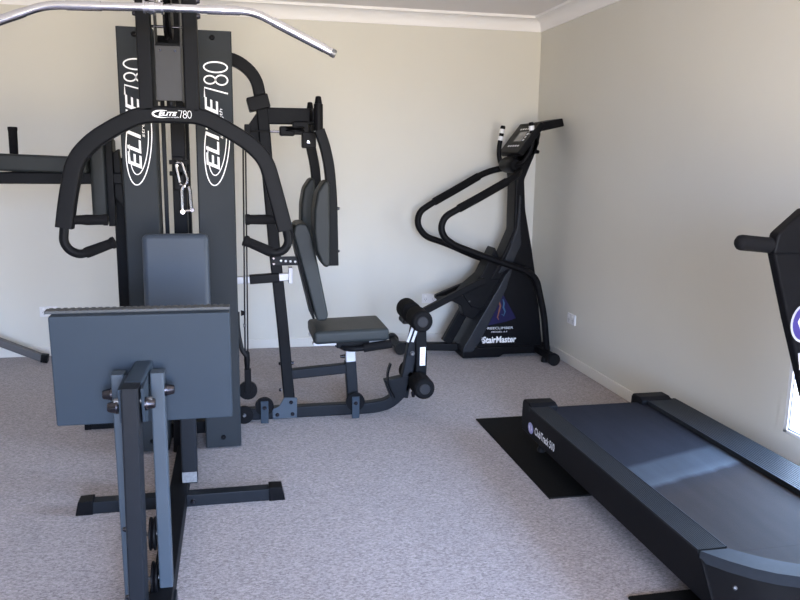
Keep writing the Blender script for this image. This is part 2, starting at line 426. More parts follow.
# tower
obj('centre_upright', box(new(), -.272, -.211, 3.62, 3.685, .06, 2.06, .006), 'frame', G)
obj('rear_upright', box(new(), -.27, -.21, 3.92, 3.98, .06, 2.06, .006), 'frame', G)
obj('top_beam', box(new(), -.27, -.21, 2.56, 3.98, 2.06, 2.12, .006), 'frame', G)
obj('rear_seat_stay', bar(new(), [(-.29, 3.56, .02), (-.24, 3.12, .40)], .04, .05, (1, 0, 0)), 'frame', G)
WD, UP, RT = (0, 0, 1), (-1, 0, 0), (1, 0, 0)
def shroud(x0, x1, label):
    b = new()
    prism(b, [(x0, 3.70), (x0, 3.553), (x0+.006, 3.548), (x1-.006, 3.548), (x1, 3.553), (x1, 3.70), (x1-.003, 3.70), (x1-.003, 3.556), (x0+.003, 3.556), (x0+.003, 3.70)], .012, 1.908, 'z')
    o = obj('weight_shroud', b, 'shroud', G, label)
    y = 3.5468
    lx = x1-.003                                   # everything hangs off the sheet's right edge
    b = new()
    lettering(b, 'ELITE', (lx-.062, y, 1.315), WD, UP, .315, .056, .25, .010)
    lettering(b, 'strength', (lx-.040, y, 1.45), WD, UP, .13, .018, .2)
    cx, cz = lx-.070, 1.43
    n = 40
    def arc(rx, rz, a0, a1, w0, w1):
        p = [(u, v-.09*u) for u, v in ell(0, 0, rz, rx, a0, a1, n)]
        wd = [w0+(w1-w0)*abs(i/n-.5)*2 for i in range(n+1)]
        ribbon(b, p, wd, (cx, y, cz), WD, UP)
    arc(.053, .185, 75, 300, .0046, .0040)
    arc(.039, .14, 95, 290, .0042, .0036)
    obj('logo_lettering', b, 'white', o, 'white slanted brand lettering and swoosh running up the shroud')
    b = new(); thin780(b, (lx-.018, y, 1.628), WD, UP, .152, .100, .0062)
    obj('model_number', b, 'white', o, 'thin white numerals')
    for z in (.06, 1.878): acorn('bolt', ((x0+x1)/2, 3.548, z), (0, -1, 0), o, .011, .008, 'plastic')
    # weight plates behind the sheet
    b = new()
    for k in range(10): box(b, x0+.012, x1-.012, 3.60, 3.76, .10+k*.05, .145+k*.05, .004)
    ws = obj('weight_stack', b, 'steel_dark', G)
    for xx in (x0+.03, x1-.03): obj('guide_rod', rod(new(), [(xx, 3.72, .06), (xx, 3.72, 1.86)], .011), 'zinc', ws)
    return o
shroud(-.474, -.327, 'left slate grey weight shroud')
shroud(-.160, .004, 'right slate grey weight shroud')
obj('shroud_tie', box(new(), -.47, -.01, 3.70, 3.74, 1.86, 1.90, .004), 'frame', G)
obj('shroud_tie', box(new(), -.47, -.01, 3.70, 3.76, .03, .09, .004), 'frame', G)
obj('side_upright', box(new(), -.318, -.300, 3.70, 3.72, .06, 1.87, .003), 'steel_dark', G)
obj('knee_raise_post', box(new(), -.545, -.485, 3.74, 3.80, .06, 1.36, .006), 'frame', G)
obj('knee_raise_foot', box(new(), -.56, -.28, 3.74, 3.80, .0, .062, .006), 'frame', G)
# press arm: a bent yoke on two hangers
PY = 3.0
left = [(-.612, PY, 1.108), (-.594, PY, 1.216), (-.562, PY, 1.352), (-.497, PY, 1.424), (-.401, PY, 1.484), (-.318, PY, 1.521)]
right = [(-.112, PY, 1.521), (-.010, PY, 1.467), (.060, PY, 1.424), (.121, PY, 1.362), (.155, PY, 1.235), (.190, PY, 1.095)]
A = obj('press_arm', bar(new(), left+right, .062, .060, (0, 1, 0), .05), 'frame', G)
for (x0, x1) in ((-.329, -.279), (-.168, -.117)):
    h = obj('press_hanger', box(new(), x0, x1, PY-.031, PY+.031, 1.53, 2.06, .006), 'frame', G)
    for z in (1.925, 1.872):
        sx, xx = (-1, x0) if x0 < -.3 else (1, x1)
        acorn('bolt', (xx, PY, z), (sx, 0, 0), h, .011, .012)
obj('press_axle', rod(new(), [(-.34, PY, 2.045), (-.085, PY, 2.045)], .018), 'zinc', G)
b = new(); box(b, -.288, -.141, PY-.0325, PY-.0315, 1.505, 1.537)
d = obj('brand_decal', b, 'plastic', A)
b = new(); y = PY-.0335
lettering(b, 'ELITE', (-.262, y, 1.516), RT, WD, .065, .014, .3, .03)
p = ell(-.245, 1.522, .037, .0125, 70, 290, 24)
ribbon(b, [(x, z) for x, z in p], [.001+.006*math.sin(math.pi*i/24) for i in range(25)], (0, y, 0), RT, WD)
lettering(b, 'strength', (-.232, y, 1.5085), RT, WD, .04, .005)
thin780(b, (-.192, y, 1.509), RT, WD, .046, .026, .0018)
obj('decal_lettering', b, 'white', d, 'white brand lettering with model number on black')
for s, x in ((1, -.593), (-1, .176)):
    # upper straight grip
    x1 = -.462 if s > 0 else .040
    gp = obj('hand_grip', lathe(new(), (x+s*.028, PY, 1.136), (s, 0, 0), [(-.012, .017), (.012, .017), (.03, .0195), (abs(x1-x)-.045, .0185), (abs(x1-x)-.04, .021), (abs(x1-x)-.028, .021), (abs(x1-x)-.026, .017)], 18), 'foam', A)
hk = [(-.613, PY, 1.112), (-.620, PY, 1.055), (-.600, PY, 1.022), (-.565, PY, 1.008), (-.535, PY, 1.017)]
obj('lower_hook', rod(new(), hk, .0165, .03), 'frame', A)
obj('hand_grip', lathe(new(), (-.545, PY, 1.013), (.105, 0, .040), [(0, .020), (.012, .0205), (.095, .0185), (.1, .022), (.112, .022), (.114, .016)], 18), 'foam', A)
hk = [(.193, PY, 1.10), (.204, PY, 1.048), (.186, PY, 1.015), (.150, PY, 1.004), (.122, PY, 1.015)]
obj('lower_hook', rod(new(), hk, .0165, .03), 'frame', A)
obj('hand_grip', lathe(new(), (.134, PY, 1.010), (-.100, 0, .046), [(0, .020), (.012, .0205), (.095, .0185), (.1, .022), (.112, .022), (.114, .016)], 18), 'foam', A)
# pulley carriage between the hangers
b = new()
box(b, -.275, -.180, 3.055, 3.062, 1.575, 1.772, .002)
for x in (-.275, -.184): box(b, x, x+.004, 3.055, 3.15, 1.575, 2.06, .0015)
C = obj('pulley_bracket', b, 'carriage', G, 'grey steel pulley bracket')
for x in (-.255, -.202): acorn('rivet', (x, 3.055, 1.755), (0, -1, 0), C, .004, .003)
pu = obj('pulley', lathe(new(), (-.240, 3.11, 1.875), (1, 0, 0), [(0, .075), (.007, .075), (.014, .066), (.021, .075), (.028, .075)], 30), 'plastic', C)
obj('pulley_pin', rod(new(), [(-.285, 3.08, 1.842), (-.175, 3.08, 1.842)], .005), 'bolt', C)
obj('pulley_crossbar', box(new(), -.27, -.185, 3.07, 3.14, 1.772, 1.785, .002), 'frame', C)
obj('cable', rod(new(), [(-.226, 3.10, 1.52), (-.226, 3.10, 1.60)], .017), 'cable', G)
# high pulley and cable for the lat bar
obj('cable', rod(new(), [(-.225, 2.6, 1.879), (-.225, 2.6, 2.03)], .004, n=8), 'cable', G)
for x in (-.262, -.194): obj('pulley_hanger', box(new(), x, x+.006, 2.56, 2.64, 1.95, 2.07, .002), 'frame', G)
pulley((-.225, 2.645, 2.02), (1, 0, 0), .045, G)
# low pulley on the centre upright carrying the clips
b = new()
for z in (1.335, 1.285): box(b, -.282, -.200, 3.60, 3.63, z, z+.020, .003)
box(b, -.266, -.218, 3.60, 3.62, 1.22, 1.37, .006)
pb = obj('cable_stop', b, 'plastic', G)
obj('eye_hook', rod(new(), [(-.245, 3.602, 1.35), (-.245, 3.585, 1.35), (-.245, 3.585, 1.322), (-.245, 3.602, 1.322)], .004, .012, nrm=(1, 0, 0)), 'chrome', pb)

# leg press: front post, two side links, rollers, bracket, foot plate
obj('leg_press_post', bar(new(), [(-.302, 2.145, 0), (-.293, 2.145, .748)], .085, .046, (0, 1, 0)), 'steel_dark', G)
for x0, x1 in ((-.362, -.326), (-.254, -.215)):
    obj('leg_press_link', bar(new(), [((x0+x1)/2+.006*(x0 < -.3), 2.275, 0), ((x0+x1)/2, 2.275, .748)], .05, x1-x0, (0, 1, 0)), 'link', G, 'pale blue-grey steel link')
obj('leg_press_foot', box(new(), -.36, -.205, 2.10, 2.29, 0, .035, .004), 'steel_dark', G)
for z in (.235, .088):
    p_ = pulley((-.268, 2.275, z), (1, 0, 0), .050, G, .018)
    obj('axle', rod(new(), [(-.335, 2.275, z), (-.215, 2.275, z)], .006), 'zinc', p_)
for x, z in ((-.320, .33), (-.322, .12)): acorn('bolt', (x-.002, 2.125, z), (-1, 0, 0), G, .008, .010)
b = new(); bar(b, [(-.292, 2.17, .722), (-.278, 2.37, .738)], .052, .055, (1, 0, 0))
obj('foot_plate_arm', b, 'plate', G)
for x in (-.322, -.262):
    e = new(); prism(e, [(2.12, .742), (2.26, .745), (2.20, .62), (2.14, .64)], x-.004, x+.004, 'x', .002)
    obj('gusset', e, 'plate', G)
obj('leg_press_axle', rod(new(), [(-.34, 2.15, .70), (-.238, 2.15, .70)], .009), 'zinc', G)
acorn('acorn_nut', (-.362, 2.275, .684), (-1, 0, 0), G, .0185, .028); acorn('acorn_nut', (-.330, 2.15, .684), (-1, 0, 0), G, .0185, .028)
acorn('acorn_nut', (-.216, 2.275, .690), (1, 0, 0), G, .0185, .028); acorn('acorn_nut', (-.258, 2.15, .690), (1, 0, 0), G, .0185, .028)
mt = rot_about((0, 2.36, .75), 'X', 3)
b = new(); box(b, -.540, -.022, 2.345, 2.40, .566, .908, .006)
F = obj('foot_plate', move(b, mt), 'plate', G, 'large blue-grey steel foot plate')
b = new(); box(b, -.556, -.022, 2.375, 2.412, .908, .917, .002)
for k in range(26):
    x = -.548+k*.0198
    box(b, x, x+.012, 2.373, 2.4125, .916, .9185, .001)
obj('tread_lip', move(b, mt), 'tread', F, 'pale ribbed tread lip')

# knee raise station on the left
KY0, KY1 = 3.60, 3.98
obj('station_beam', bar(new(), [(-1.20, 3.62, 1.268), (-.49, 3.64, 1.270)], .05, .050, (0, 1, 0)), 'frame', G)
obj('station_beam', bar(new(), [(-1.20, 3.95, 1.25), (-.52, 3.92, 1.302)], .05, .052, (0, 1, 0)), 'frame', G)
b = new(); prism(b, [(-.555, 1.36), (-.50, 1.40), (-.485, 1.14), (-.52, 1.18), (-.555, 1.22)], 3.64, 3.70, 'y', .004)
obj('station_bracket', b, 'frame', G)
obj('station_tie', box(new(), -.58, -.52, 3.62, 3.95, 1.275, 1.325, .005), 'frame', G)
ap = obj('arm_pad', move(box(new(), -1.18, -.625, 3.57, 3.67, 1.293, 1.366, .012, 3), rot_about((-.75, 3.6, 1.33), 'Y', 1.6)), 'vinyl_black', G, 'near charcoal arm pad')
ap = obj('arm_pad', box(new(), -.965, -.62, 3.92, 4.02, 1.318, 1.362, .016, 4), 'vinyl_black', G, 'far charcoal arm pad')
obj('back_pad', box(new(), -.618, -.550, 3.60, 3.94, 1.095, 1.45, .016, 4), 'vinyl_black', G)
obj('pad_frame', bar(new(), [(-.535, 3.62, 1.06), (-.535, 3.62, 1.455)], .035, .03, (0, 1, 0)), 'frame', G)
for y in (3.62, 3.96):
    obj('dip_grip', lathe(new(), (-1.012, y, 1.25), (0.015, 0, 1), [(0, .012), (.10, .013), (.105, .019), (.225, .020), (.235, .022), (.245, .021), (.246, .015)], 16), 'foam', G)

# right station: upright that curves into the tower, pec deck, seat, leg extension
SY = 3.955
up = [(-.24, SY, 1.872), (.030, SY, 1.838), (.120, SY, 1.760), (.146, SY, 1.60), (.156, SY, 1.457), (.195, SY, .904), (.233, SY, .481), (.264, SY, .055)]
U = obj('curved_upright', bar(new(), up, .055, .058, (0, 1, 0), .07), 'frame', G)
obj('side_base_rail', bar(new(), [(-.213, SY, .034), (.70, SY, .034), (.80, SY, .048), (.868, SY, .105), (.935, SY, .22)], .055, .062, (0, 1, 0), .05), 'steel_dark', G)
b = new(); prism(b, [(.17, .008), (.298, .008), (.300, .118), (.232, .122), (.205, .075), (.17, .062)], 3.918, 3.926, 'y', .002)
g = obj('base_gusset', b, 'link', G, 'pale grey bolted gusset plate')
for x, z in ((.195, .03), (.275, .03), (.268, .095)): acorn('bolt', (x, 3.918, z), (0, -1, 0), g, .010, .009)
for z in (.30, .155):
    for s in (-1, 1): acorn('bolt', (.247+s*.028, SY, z), (s, 0, 0), U, .010, .012)
# pec deck
b = new(); box(b, .075, .180, 3.90, 4.01, 1.600, 1.668, .006); obj('rubber_bumper', move(b, rot_about((.12, 3.95, 1.63), 'Y', -14)), 'plastic', U)
b = new(); prism(b, [(.140, 1.62), (.062, 1.51), (.075, 1.47), (.150, 1.40)], 3.945, 3.965, 'y', .003); obj('gusset', b, 'frame', U)
obj('pec_beam', bar(new(), [(.15, SY, 1.575), (.40, SY, 1.577)], .05, .080, (0, 1, 0)), 'frame', G)
obj('pec_yoke', bar(new(), [(.400, 3.76, 1.578), (.400, 4.15, 1.578)], .045, .06, (1, 0, 0)), 'frame', G)
obj('cable', rod(new(), [(.06, 3.90, 1.500), (.23, 3.90, 1.497)], .004, n=8), 'cable', G)
obj('cable_end', rod(new(), [(.18, 3.90, 1.499), (.25, 3.90, 1.498)], .007, n=10), 'chrome', G)
b = new(); box(b, .055, .085, 3.88, 3.93, 1.44, 1.53, .005); obj('cable_guide', b, 'plastic', G)
b = new(); box(b, .225, .300, 3.88, 3.93, 1.478, 1.525, .008); box(b, .29, .37, 3.885, 3.935, 1.485, 1.55, .008); box(b, .335, .405, 3.88, 3.94, 1.42, 1.50, .008)
cb = obj('cam_block', b, 'plastic', G)
obj('cam_wheel', lathe(new(), (.30, 3.90, 1.500), (0, 0, 1), [(0, .05), (.006, .05), (.012, .042), (.018, .05), (.024, .05)], 24), 'plastic', cb)
acorn('bolt', (.315, 3.88, 1.51), (0, -1, 0), cb, .009, .008, 'chrome')
acorn('bolt', (.365, 3.88, 1.45), (0, -1, 0), cb, .008, .008, 'chrome')
for y, near in ((3.75, True), (4.16, False)):
    p = obj('pec_pivot', lathe(new(), (.402, y, 1.50), (0, 0, 1), [(0, .022), (.125, .022), (.128, .018), (.16, .013), (.163, .006)], 16), 'plastic', G)
    dx = 0 if near else -.028
    arm = [(.405+dx*.3, y, 1.505), (.432+dx, y, 1.432), (.454+dx, y, 1.33), (.466+dx, y, 1.17), (.472+dx, y, .85)]
    a = obj('pec_arm', bar(new(), arm, .05, .050, (0, 1, 0), .05), 'frame', G)
    for z in (1.13, .92): acorn('bolt', (.494+dx, y, z), (1, 0, 0), a, .008, .010)
    b = new()
    prof = [(.446, 1.235), (.440, 1.268), (.420, 1.268), (.385, 1.215), (.370, 1.13), (.368, 1.02), (.380, .93), (.405, .868), (.425, .848), (.446, .86)]
    prism(b, [(x+dx, z) for x, z in prof], y-.10, y+.06, 'y', .014, 3)
    pd = obj('pec_pad', b, 'vinyl_black', G)
    obj('pad_backing', box(new(), .438+dx, .452+dx, y-.09, y+.05, .87, 1.25, .003), 'frame', pd)
# backrest with its adjuster
b = new(); prism(b, [(.283, 1.00), (.292, 1.040), (.315, 1.052), (.352, 1.046), (.374, 1.00), (.458, .575), (.446, .550), (.400, .550), (.392, .575)], 3.83, 4.09, 'y', .012, 3)
an = math.degrees(math.atan2(.115, .49))
obj('backrest', b, 'vinyl_dark', G, 'charcoal vinyl backrest leaning back')
b = new(); box(b, -.006, .006, 3.85, 4.07, -.25, .25, .003)
obj('backrest_board', move(b, Matrix.Translation((.328, 0, .800)) @ Matrix.Rotation(-math.radians(an), 4, 'Y')), 'frame', G)
b = new(); box(b, .175, .315, 3.915, 3.922, .828, .875, .003); ad = obj('adjuster_plate', b, 'steel_dark', G)
for k in range(4): acorn('adjuster_hole', (.225+k*.024, 3.915, .853-k*.002), (0, -1, 0), ad, .006, .002, 'offwhite')
for z in (.838, .866): acorn('bolt', (.188, 3.915, z), (0, -1, 0), ad, .008, .008)
obj('adjuster_tube', bar(new(), [(-.02, 3.93, .752), (.27, 3.93, .770)], .04, .038, (0, 1, 0)), 'satin', G, 'bright metal adjuster tube')
obj('adjuster_sleeve', bar(new(), [(.066, 3.93, .757), (.215, 3.93, .766)], .046, .046, (0, 1, 0)), 'frame', G)
obj('adjuster_stop', box(new(), .262, .284, 3.90, 3.96, .735, .818, .003), 'satin', G, 'bright metal end stop')
# seat
b = new(); box(b, .374, .764, 3.755, 4.10, .446, .514, .020, 4)
st = obj('seat', move(b, rot_about((.56, 3.9, .49), 'Y', -1.5)), 'vinyl_dark', G, 'charcoal vinyl bench seat')
obj('seat_rail', box(new(), .375, .775, 3.80, 3.85, .426, .444, .003), 'satin', st, 'bright metal seat rail')
obj('seat_rail', box(new(), .375, .775, 4.02, 4.06, .426, .444, .003), 'satin', st)
obj('seat_bracket', box(new(), .495, .665, 3.79, 4.02, .412, .446, .004), 'frame', G)
obj('seat_post_sleeve', bar(new(), [(.605, SY, .06), (.588, SY, .300)], .06, .060, (0, 1, 0)), 'steel_dark', G)
obj('seat_post_inner', bar(new(), [(.590, SY, .30), (.585, SY, .43)], .048, .052, (0, 1, 0)), 'satin', G, 'bright inner seat post')
acorn('lock_pin', (.560, SY, .325), (-1, 0, 0), G, .011, .025)
sg = obj('side_handle', rod(new(), [(.50, 3.83, .425), (.545, 3.775, .410), (.60, 3.76, .413), (.75, 3.76, .430)], .014, .03, nrm=(0, 0, 1)), 'frame', G)
obj('hand_grip', rod(new(), [(.63, 3.76, .417), (.775, 3.76, .434)], .0225, nrm=(0, 0, 1)), 'foam', sg)
obj('brace_tube', bar(new(), [(.25, SY, .240), (.575, SY, .262)], .05, .052, (0, 1, 0)), 'steel_dark', G)
# low pulleys on the side rail
def floor_pulley(x, r):
    p = pulley((x, 3.885, .092), (0, 1, 0), r, G, .02)
    obj('pulley_bracket', box(new(), x-.020, x+.020, 3.862, 3.870, .005, .125, .003), 'plate', p)
    acorn('bolt', (x, 3.862, .09), (0, -1, 0), p, .010, .009)
floor_pulley(.127, .048); floor_pulley(.607, .050)
# hanging pulley block and its cables beside the right shroud
pb = pulley((.044, 3.88, .185), (0, 1, 0), .048, G, .022)
obj('pulley_fork', box(new(), .028, .062, 3.860, 3.900, .17, .30, .004), 'plastic', pb)
obj('cable_ball', lathe(new(), (.043, 3.88, .295), (0, 0, 1), [(0, .012), (.05, .016), (.09, .014), (.10, .008)], 12), 'plastic', pb)
obj('strap', rod(new(), [(.0, 3.875, .60), (-.0, 3.875, .50), (.018, 3.875, .40), (.040, 3.875, .37)], .012, .05), 'rubber', pb)
acorn('bolt', (.018, 3.87, .595), (1, 0, 0), pb, .014, .02, 'plastic'); acorn('bolt', (.028, 3.87, .53), (1, 0, 0), pb, .009, .014, 'zinc')
obj('cable', rod(new(), [(.034, 3.88, .37), (.048, 3.88, 1.47)], .0042, n=8), 'cable', G)
obj('cable', rod(new(), [(.048, 3.88, .37), (.060, 3.89, 1.47)], .0038, n=8), 'cable', G)
pulley((.022, 3.74, .10), (0, 1, 0), .045, G)
# leg extension
obj('leg_post', bar(new(), [(.880, SY, .085), (.955, SY, .50)], .055, .058, (0, 1, 0)), 'steel_dark', G)
obj('leg_post_gusset', prism(new(), [(.775, .185), (.915, .21), (.89, .10), (.82, .06)], 3.925, 3.985, 'y', .004), 'steel_dark', G)
la = obj('leg_lever', bar(new(), [(.963, 3.93, .56), (.975, 3.93, .30), (.970, 3.93, .16)], .05, .062, (0, 1, 0)), 'frame', G)
obj('warning_label', box(new(), .964, .994, 3.903, 3.9045, .270, .372), 'white', la, 'white warning label with red print')
b = new()
for k in range(8): ribbon(b, [(.968, .352-k*.010), (.9855, .352-k*.010)], .004, (0, 3.902, 0), RT, WD)
obj('label_print', b, 'red', la)
for k in range(2): obj('chrome_strap', bar(new(), [(.893+k*.026, 3.90, .405), (.920+k*.026, 3.90, .485)], .006, .014, (0, 1, 0)), 'satin', G)
acorn('bolt', (.925, 3.92, .335), (0, -1, 0), G, .013, .012, 'zinc')
for (x, z, y0, y1) in ((.937, .545, 3.75, 4.16), (.956, .182, 3.75, 4.16)):
    ax = obj('roller_axle', rod(new(), [(x, y0-.002, z), (x, y1, z)], .012), 'zinc', G)
    for a0, a1 in ((y0, SY-.045), (SY+.035, y1)):
        fr = obj('foam_roller', lathe(new(), (x, a0, z), (0, 1, 0), [(0, .046), (.008, .055), (.02, .058), (a1-a0-.02, .058), (a1-a0-.008, .055), (a1-a0, .046)], 28), 'foam', ax)
        obj('roller_cap', lathe(new(), (x, a0-.004, z), (0, 1, 0), [(0, .026), (.004, .030), (.006, .030)], 22), 'plastic_grey', fr)
obj('stop_strap', sweep(new(), fillet([(.800, 3.90, .290), (.783, 3.90, .235), (.790, 3.90, .165), (.825, 3.90, .10)], .06), rrect(.03, .010), (0, 1, 0)), 'plastic', G)
acorn('bolt', (.93, 3.90, .125), (0, 0, -1), la, .012, .03)

# clips hanging on the centre upright: two things of their own
c = thing('carabiner', 'small chrome snap carabiner clipped to the central upright of the home gym', 'carabiner', (-.235, 3.585, 1.25))
b = new(); rod(b, [(-.250, 3.585, 1.340), (-.226, 3.585, 1.346), (-.201, 3.585, 1.262), (-.222, 3.585, 1.238), (-.237, 3.585, 1.250)], .0068, .014, 10)
obj('hook_body', b, 'chrome', c); obj('gate', rod(new(), [(-.251, 3.585, 1.336), (-.237, 3.585, 1.256)], .0062, n=8), 'chrome', c)
c = thing('shackle', 'long chrome shackle hanging below the small carabiner on the home gym', 'shackle', (-.21, 3.585, 1.12))
b = new(); rod(b, [(-.229, 3.575, 1.128), (-.229, 3.575, 1.225), (-.221, 3.575, 1.242), (-.203, 3.590, 1.242), (-.195, 3.590, 1.225), (-.191, 3.590, 1.135)], .0088, .012, 10)
obj('shackle_bow', b, 'chrome', c)
obj('shackle_pin', rod(new(), [(-.240, 3.572, 1.127), (-.184, 3.592, 1.132)], .006, n=10), 'chrome', c)
b = new(); lathe(b, (-.228, 3.565, 1.126), (0, 1, 0), [(0, .010), (.004, .013), (.016, .013), (.02, .010)], 14); obj('eyelet', b, 'chrome', c)
obj('pin_knob', lathe(new(), (-.188, 3.582, 1.133), (0, 1, 0), [(0, .009), (.004, .011), (.014, .011), (.018, .008)], 14), 'bolt', c)

# lat bar
c = thing('lat_pulldown_bar', 'long chrome pulldown bar with bent ends hanging above the home gym', 'pulldown bar', (-.235, 2.6, 1.82))
b = new(); rod(b, [(-.80, 2.6, 1.715), (-.545, 2.6, 1.815), (-.235, 2.6, 1.825), (.072, 2.6, 1.829), (.325, 2.6, 1.713)], .0128, .04, 18)
LB = obj('bent_bar', b, 'chrome', c)
def sleeve(p, q, r=.0146): return obj('grip_sleeve', rod(new(), [p, q], r, n=18), 'chrome', c)
sleeve((.135, 2.6, 1.8005), (.300, 2.6, 1.7250)); sleeve((-.605, 2.6, 1.7915), (-.80, 2.6, 1.715))
sleeve((-.485, 2.6, 1.8170), (-.385, 2.6, 1.8202)); sleeve((-.07, 2.6, 1.8272), (.03, 2.6, 1.8286))
for p, d in (((.322, 2.6, 1.7145), (.253, 0, -.116)), ((-.797, 2.6, 1.7162), (-.255, 0, -.10))):
    obj('end_cap', lathe(new(), p, d, [(0, .0142), (.012, .0142), (.016, .011)], 16), 'zinc', c)
b = new(); lathe(b, (-.262, 2.6, 1.8241), (1, 0, .03), [(0, .021), (.006, .021), (.007, .017), (.018, .017), (.019, .022), (.035, .022), (.036, .017), (.052, .017), (.053, .021), (.06, .021)], 18)
sw = obj('swivel_collar', b, 'chrome', c)
obj('swivel_eye', rod(new(), [(-.237, 2.6, 1.84), (-.237, 2.6, 1.86), (-.225, 2.6, 1.87), (-.213, 2.6, 1.86), (-.213, 2.6, 1.84)], .006, .01), 'chrome', sw)

# ------------------------------------------------------------------ stair climber in the corner
K = thing('stair_climber', 'black stair climber machine with looped handrails standing in the room corner', 'stair climber', (1.7, 5.05, 0))
Y0, Y1 = 4.965, 5.20
obj('lower_cover', prism(new(), [(1.565, .075), (1.80, .555), (1.875, .655), (2.015, .64), (2.085, .37), (2.125, .075)], Y0, Y1, 'y', .012, 3), 'body', K)
obj('cover_rim', prism(new(), [(1.528, .055), (1.60, .055), (1.655, .13), (1.832, .50), (1.876, .66), (1.82, .60), (1.790, .54), (1.535, .09)], Y0-.018, Y1+.01, 'y', .008, 2), 'bodyrim', K, 'charcoal slanted rim')
obj('base_skirt', prism(new(), [(1.53, .010), (1.80, .010), (1.83, .028), (2.125, .028), (2.13, .085), (1.535, .085)], Y0-.012, Y1+.012, 'y', .008, 2), 'body', K)
tri = new(); prism(tri, [(1.675, .232), (1.800, .475), (1.850, .395), (1.915, .285), (1.840, .262)], Y0-.0012, Y0-.0004, 'y')
pc = obj('picture_panel', tri, 'navy', K, 'small dark blue picture panel of a climber')
b = new()
ribbon(b, [(1.793, .432), (1.786, .405), (1.796, .375), (1.788, .34), (1.778, .295), (1.788, .278)], [.006, .012, .012, .010, .008, .006], (0, Y0-.003, 0), RT, WD)
obj('climber_figure', b, 'orange', pc)
b = new()
ribbon(b, [(1.812, .425), (1.822, .395), (1.818, .365), (1.832, .335), (1.822, .305), (1.808, .318)], [.005, .010, .012, .010, .007, .005], (0, Y0-.003, 0), RT, WD)
obj('climber_figure', b, 'cyan', pc)
b = new()
lettering(b, 'FREECLIMBER', (1.692, Y0-.003, .210), RT, WD, .205, .017)
lettering(b, 'MODEL 4.4', (1.738, Y0-.003, .186), RT, WD, .115, .011)
obj('caption_lettering', b, 'offwhite', K, 'small pale capital lettering')
b = new()
lettering(b, 'StairMaster', (1.675, Y0-.003, .112), RT, WD, .248, .048, .05, .03)
for k in range(4): ribbon(b, [(1.662+.004*k, .150-.012*k), (1.69, .150-.012*k)], .006, (0, Y0-.003, 0), RT, WD)
obj('maker_lettering', b, 'white', K, 'bold white maker lettering')
# mast
obj('mast', prism(new(), [(1.72, .55), (1.825, .75), (1.888, .90), (1.884, 1.24), (1.868, 1.32), (1.88, 1.42), (2.01, 1.575), (2.05, 1.50), (2.005, 1.385), (1.950, 1.245), (1.968, 1.04), (2.03, .76), (2.07, .55)], 5.0, 5.17, 'y', .014, 3), 'body', K)
obj('mast_ridge', prism(new(), [(1.78, .60), (1.86, .78), (1.905, .92), (1.915, 1.14), (1.925, 1.14), (1.93, .93), (1.94, .80), (1.87, .64)], 4.985, 5.01, 'y', .006), 'bodyrim', K)
obj('step_housing', prism(new(), [(1.53, .46), (1.585, .52), (1.665, .585), (1.76, .78), (1.84, .60), (1.70, .34), (1.60, .36)], 5.01, 5.18, 'y', .010), 'body', K)
# step arms and pedals
for y, z0, z1, x0 in ((4.93, .330, .560, 1.177), (5.22, .40, .50, 1.40)):
    sa = obj('step_arm', bar(new(), [(x0, y, z0), (1.60, y, z1-.02), (1.66, y, z1)], .045, .045, (0, 1, 0), .03), 'body', K)
    pe = obj('pedal', box(new(), x0-.10, x0+.08, y-.075, y+.065, z0-.040, z0-.010, .008), 'rubber', sa) if y < 5 else obj('pedal', box(new(), x0+.0, x0+.26, y-.10, y+.06, z0-.015, z0+.015, .008), 'rubber', sa)
obj('step_strut', bar(new(), [(1.46, 5.14, .09), (1.63, 5.14, .40)], .06, .07, (0, 1, 0)), 'body', K)
obj('step_link', prism(new(), [(1.42, .43), (1.68, .46), (1.70, .36), (1.62, .27), (1.55, .30), (1.53, .37)], 5.02, 5.12, 'y', .008), 'body', K)
acorn('bolt', (1.585, 5.02, .405), (0, -1, 0), K, .010, .010, 'zinc'); acorn('bolt', (1.60, 5.01, .52), (0, -1, 0), K, .010, .010, 'zinc')
# floor frame
obj('base_tube', bar(new(), [(1.11, 5.19, .062), (1.56, 5.12, .055)], .06, .055, (0, 1, 0)), 'body', K)
f = obj('rear_foot', rod(new(), [(1.13, 5.16, .048), (1.13, 5.44, .048)], .030, n=16), 'body', K)
for y in (5.14, 5.42): obj('rubber_cap', lathe(new(), (1.13, y, .048), (0, 1, 0), [(0, .036), (.004, .044), (.044, .044), (.048, .036)], 18), 'rubber', f)
f = obj('front_foot', bar(new(), [(2.085, 4.70, .062), (2.085, 5.30, .062)], .05, .05, (1, 0, 0)), 'body', K)
for x, y in ((2.105, 4.72), (2.165, 5.03)):
    obj('transport_wheel', lathe(new(), (x, y-.022, .043), (0, 1, 0), [(0, .032), (.006, .043), (.040, .043), (.046, .032)], 22), 'rubber', f)
    obj('rubber_foot', lathe(new(), (2.085, y+.10, .0), (0, 0, 1), [(0, .026), (.03, .022), (.036, .018)], 14), 'rubber', f)
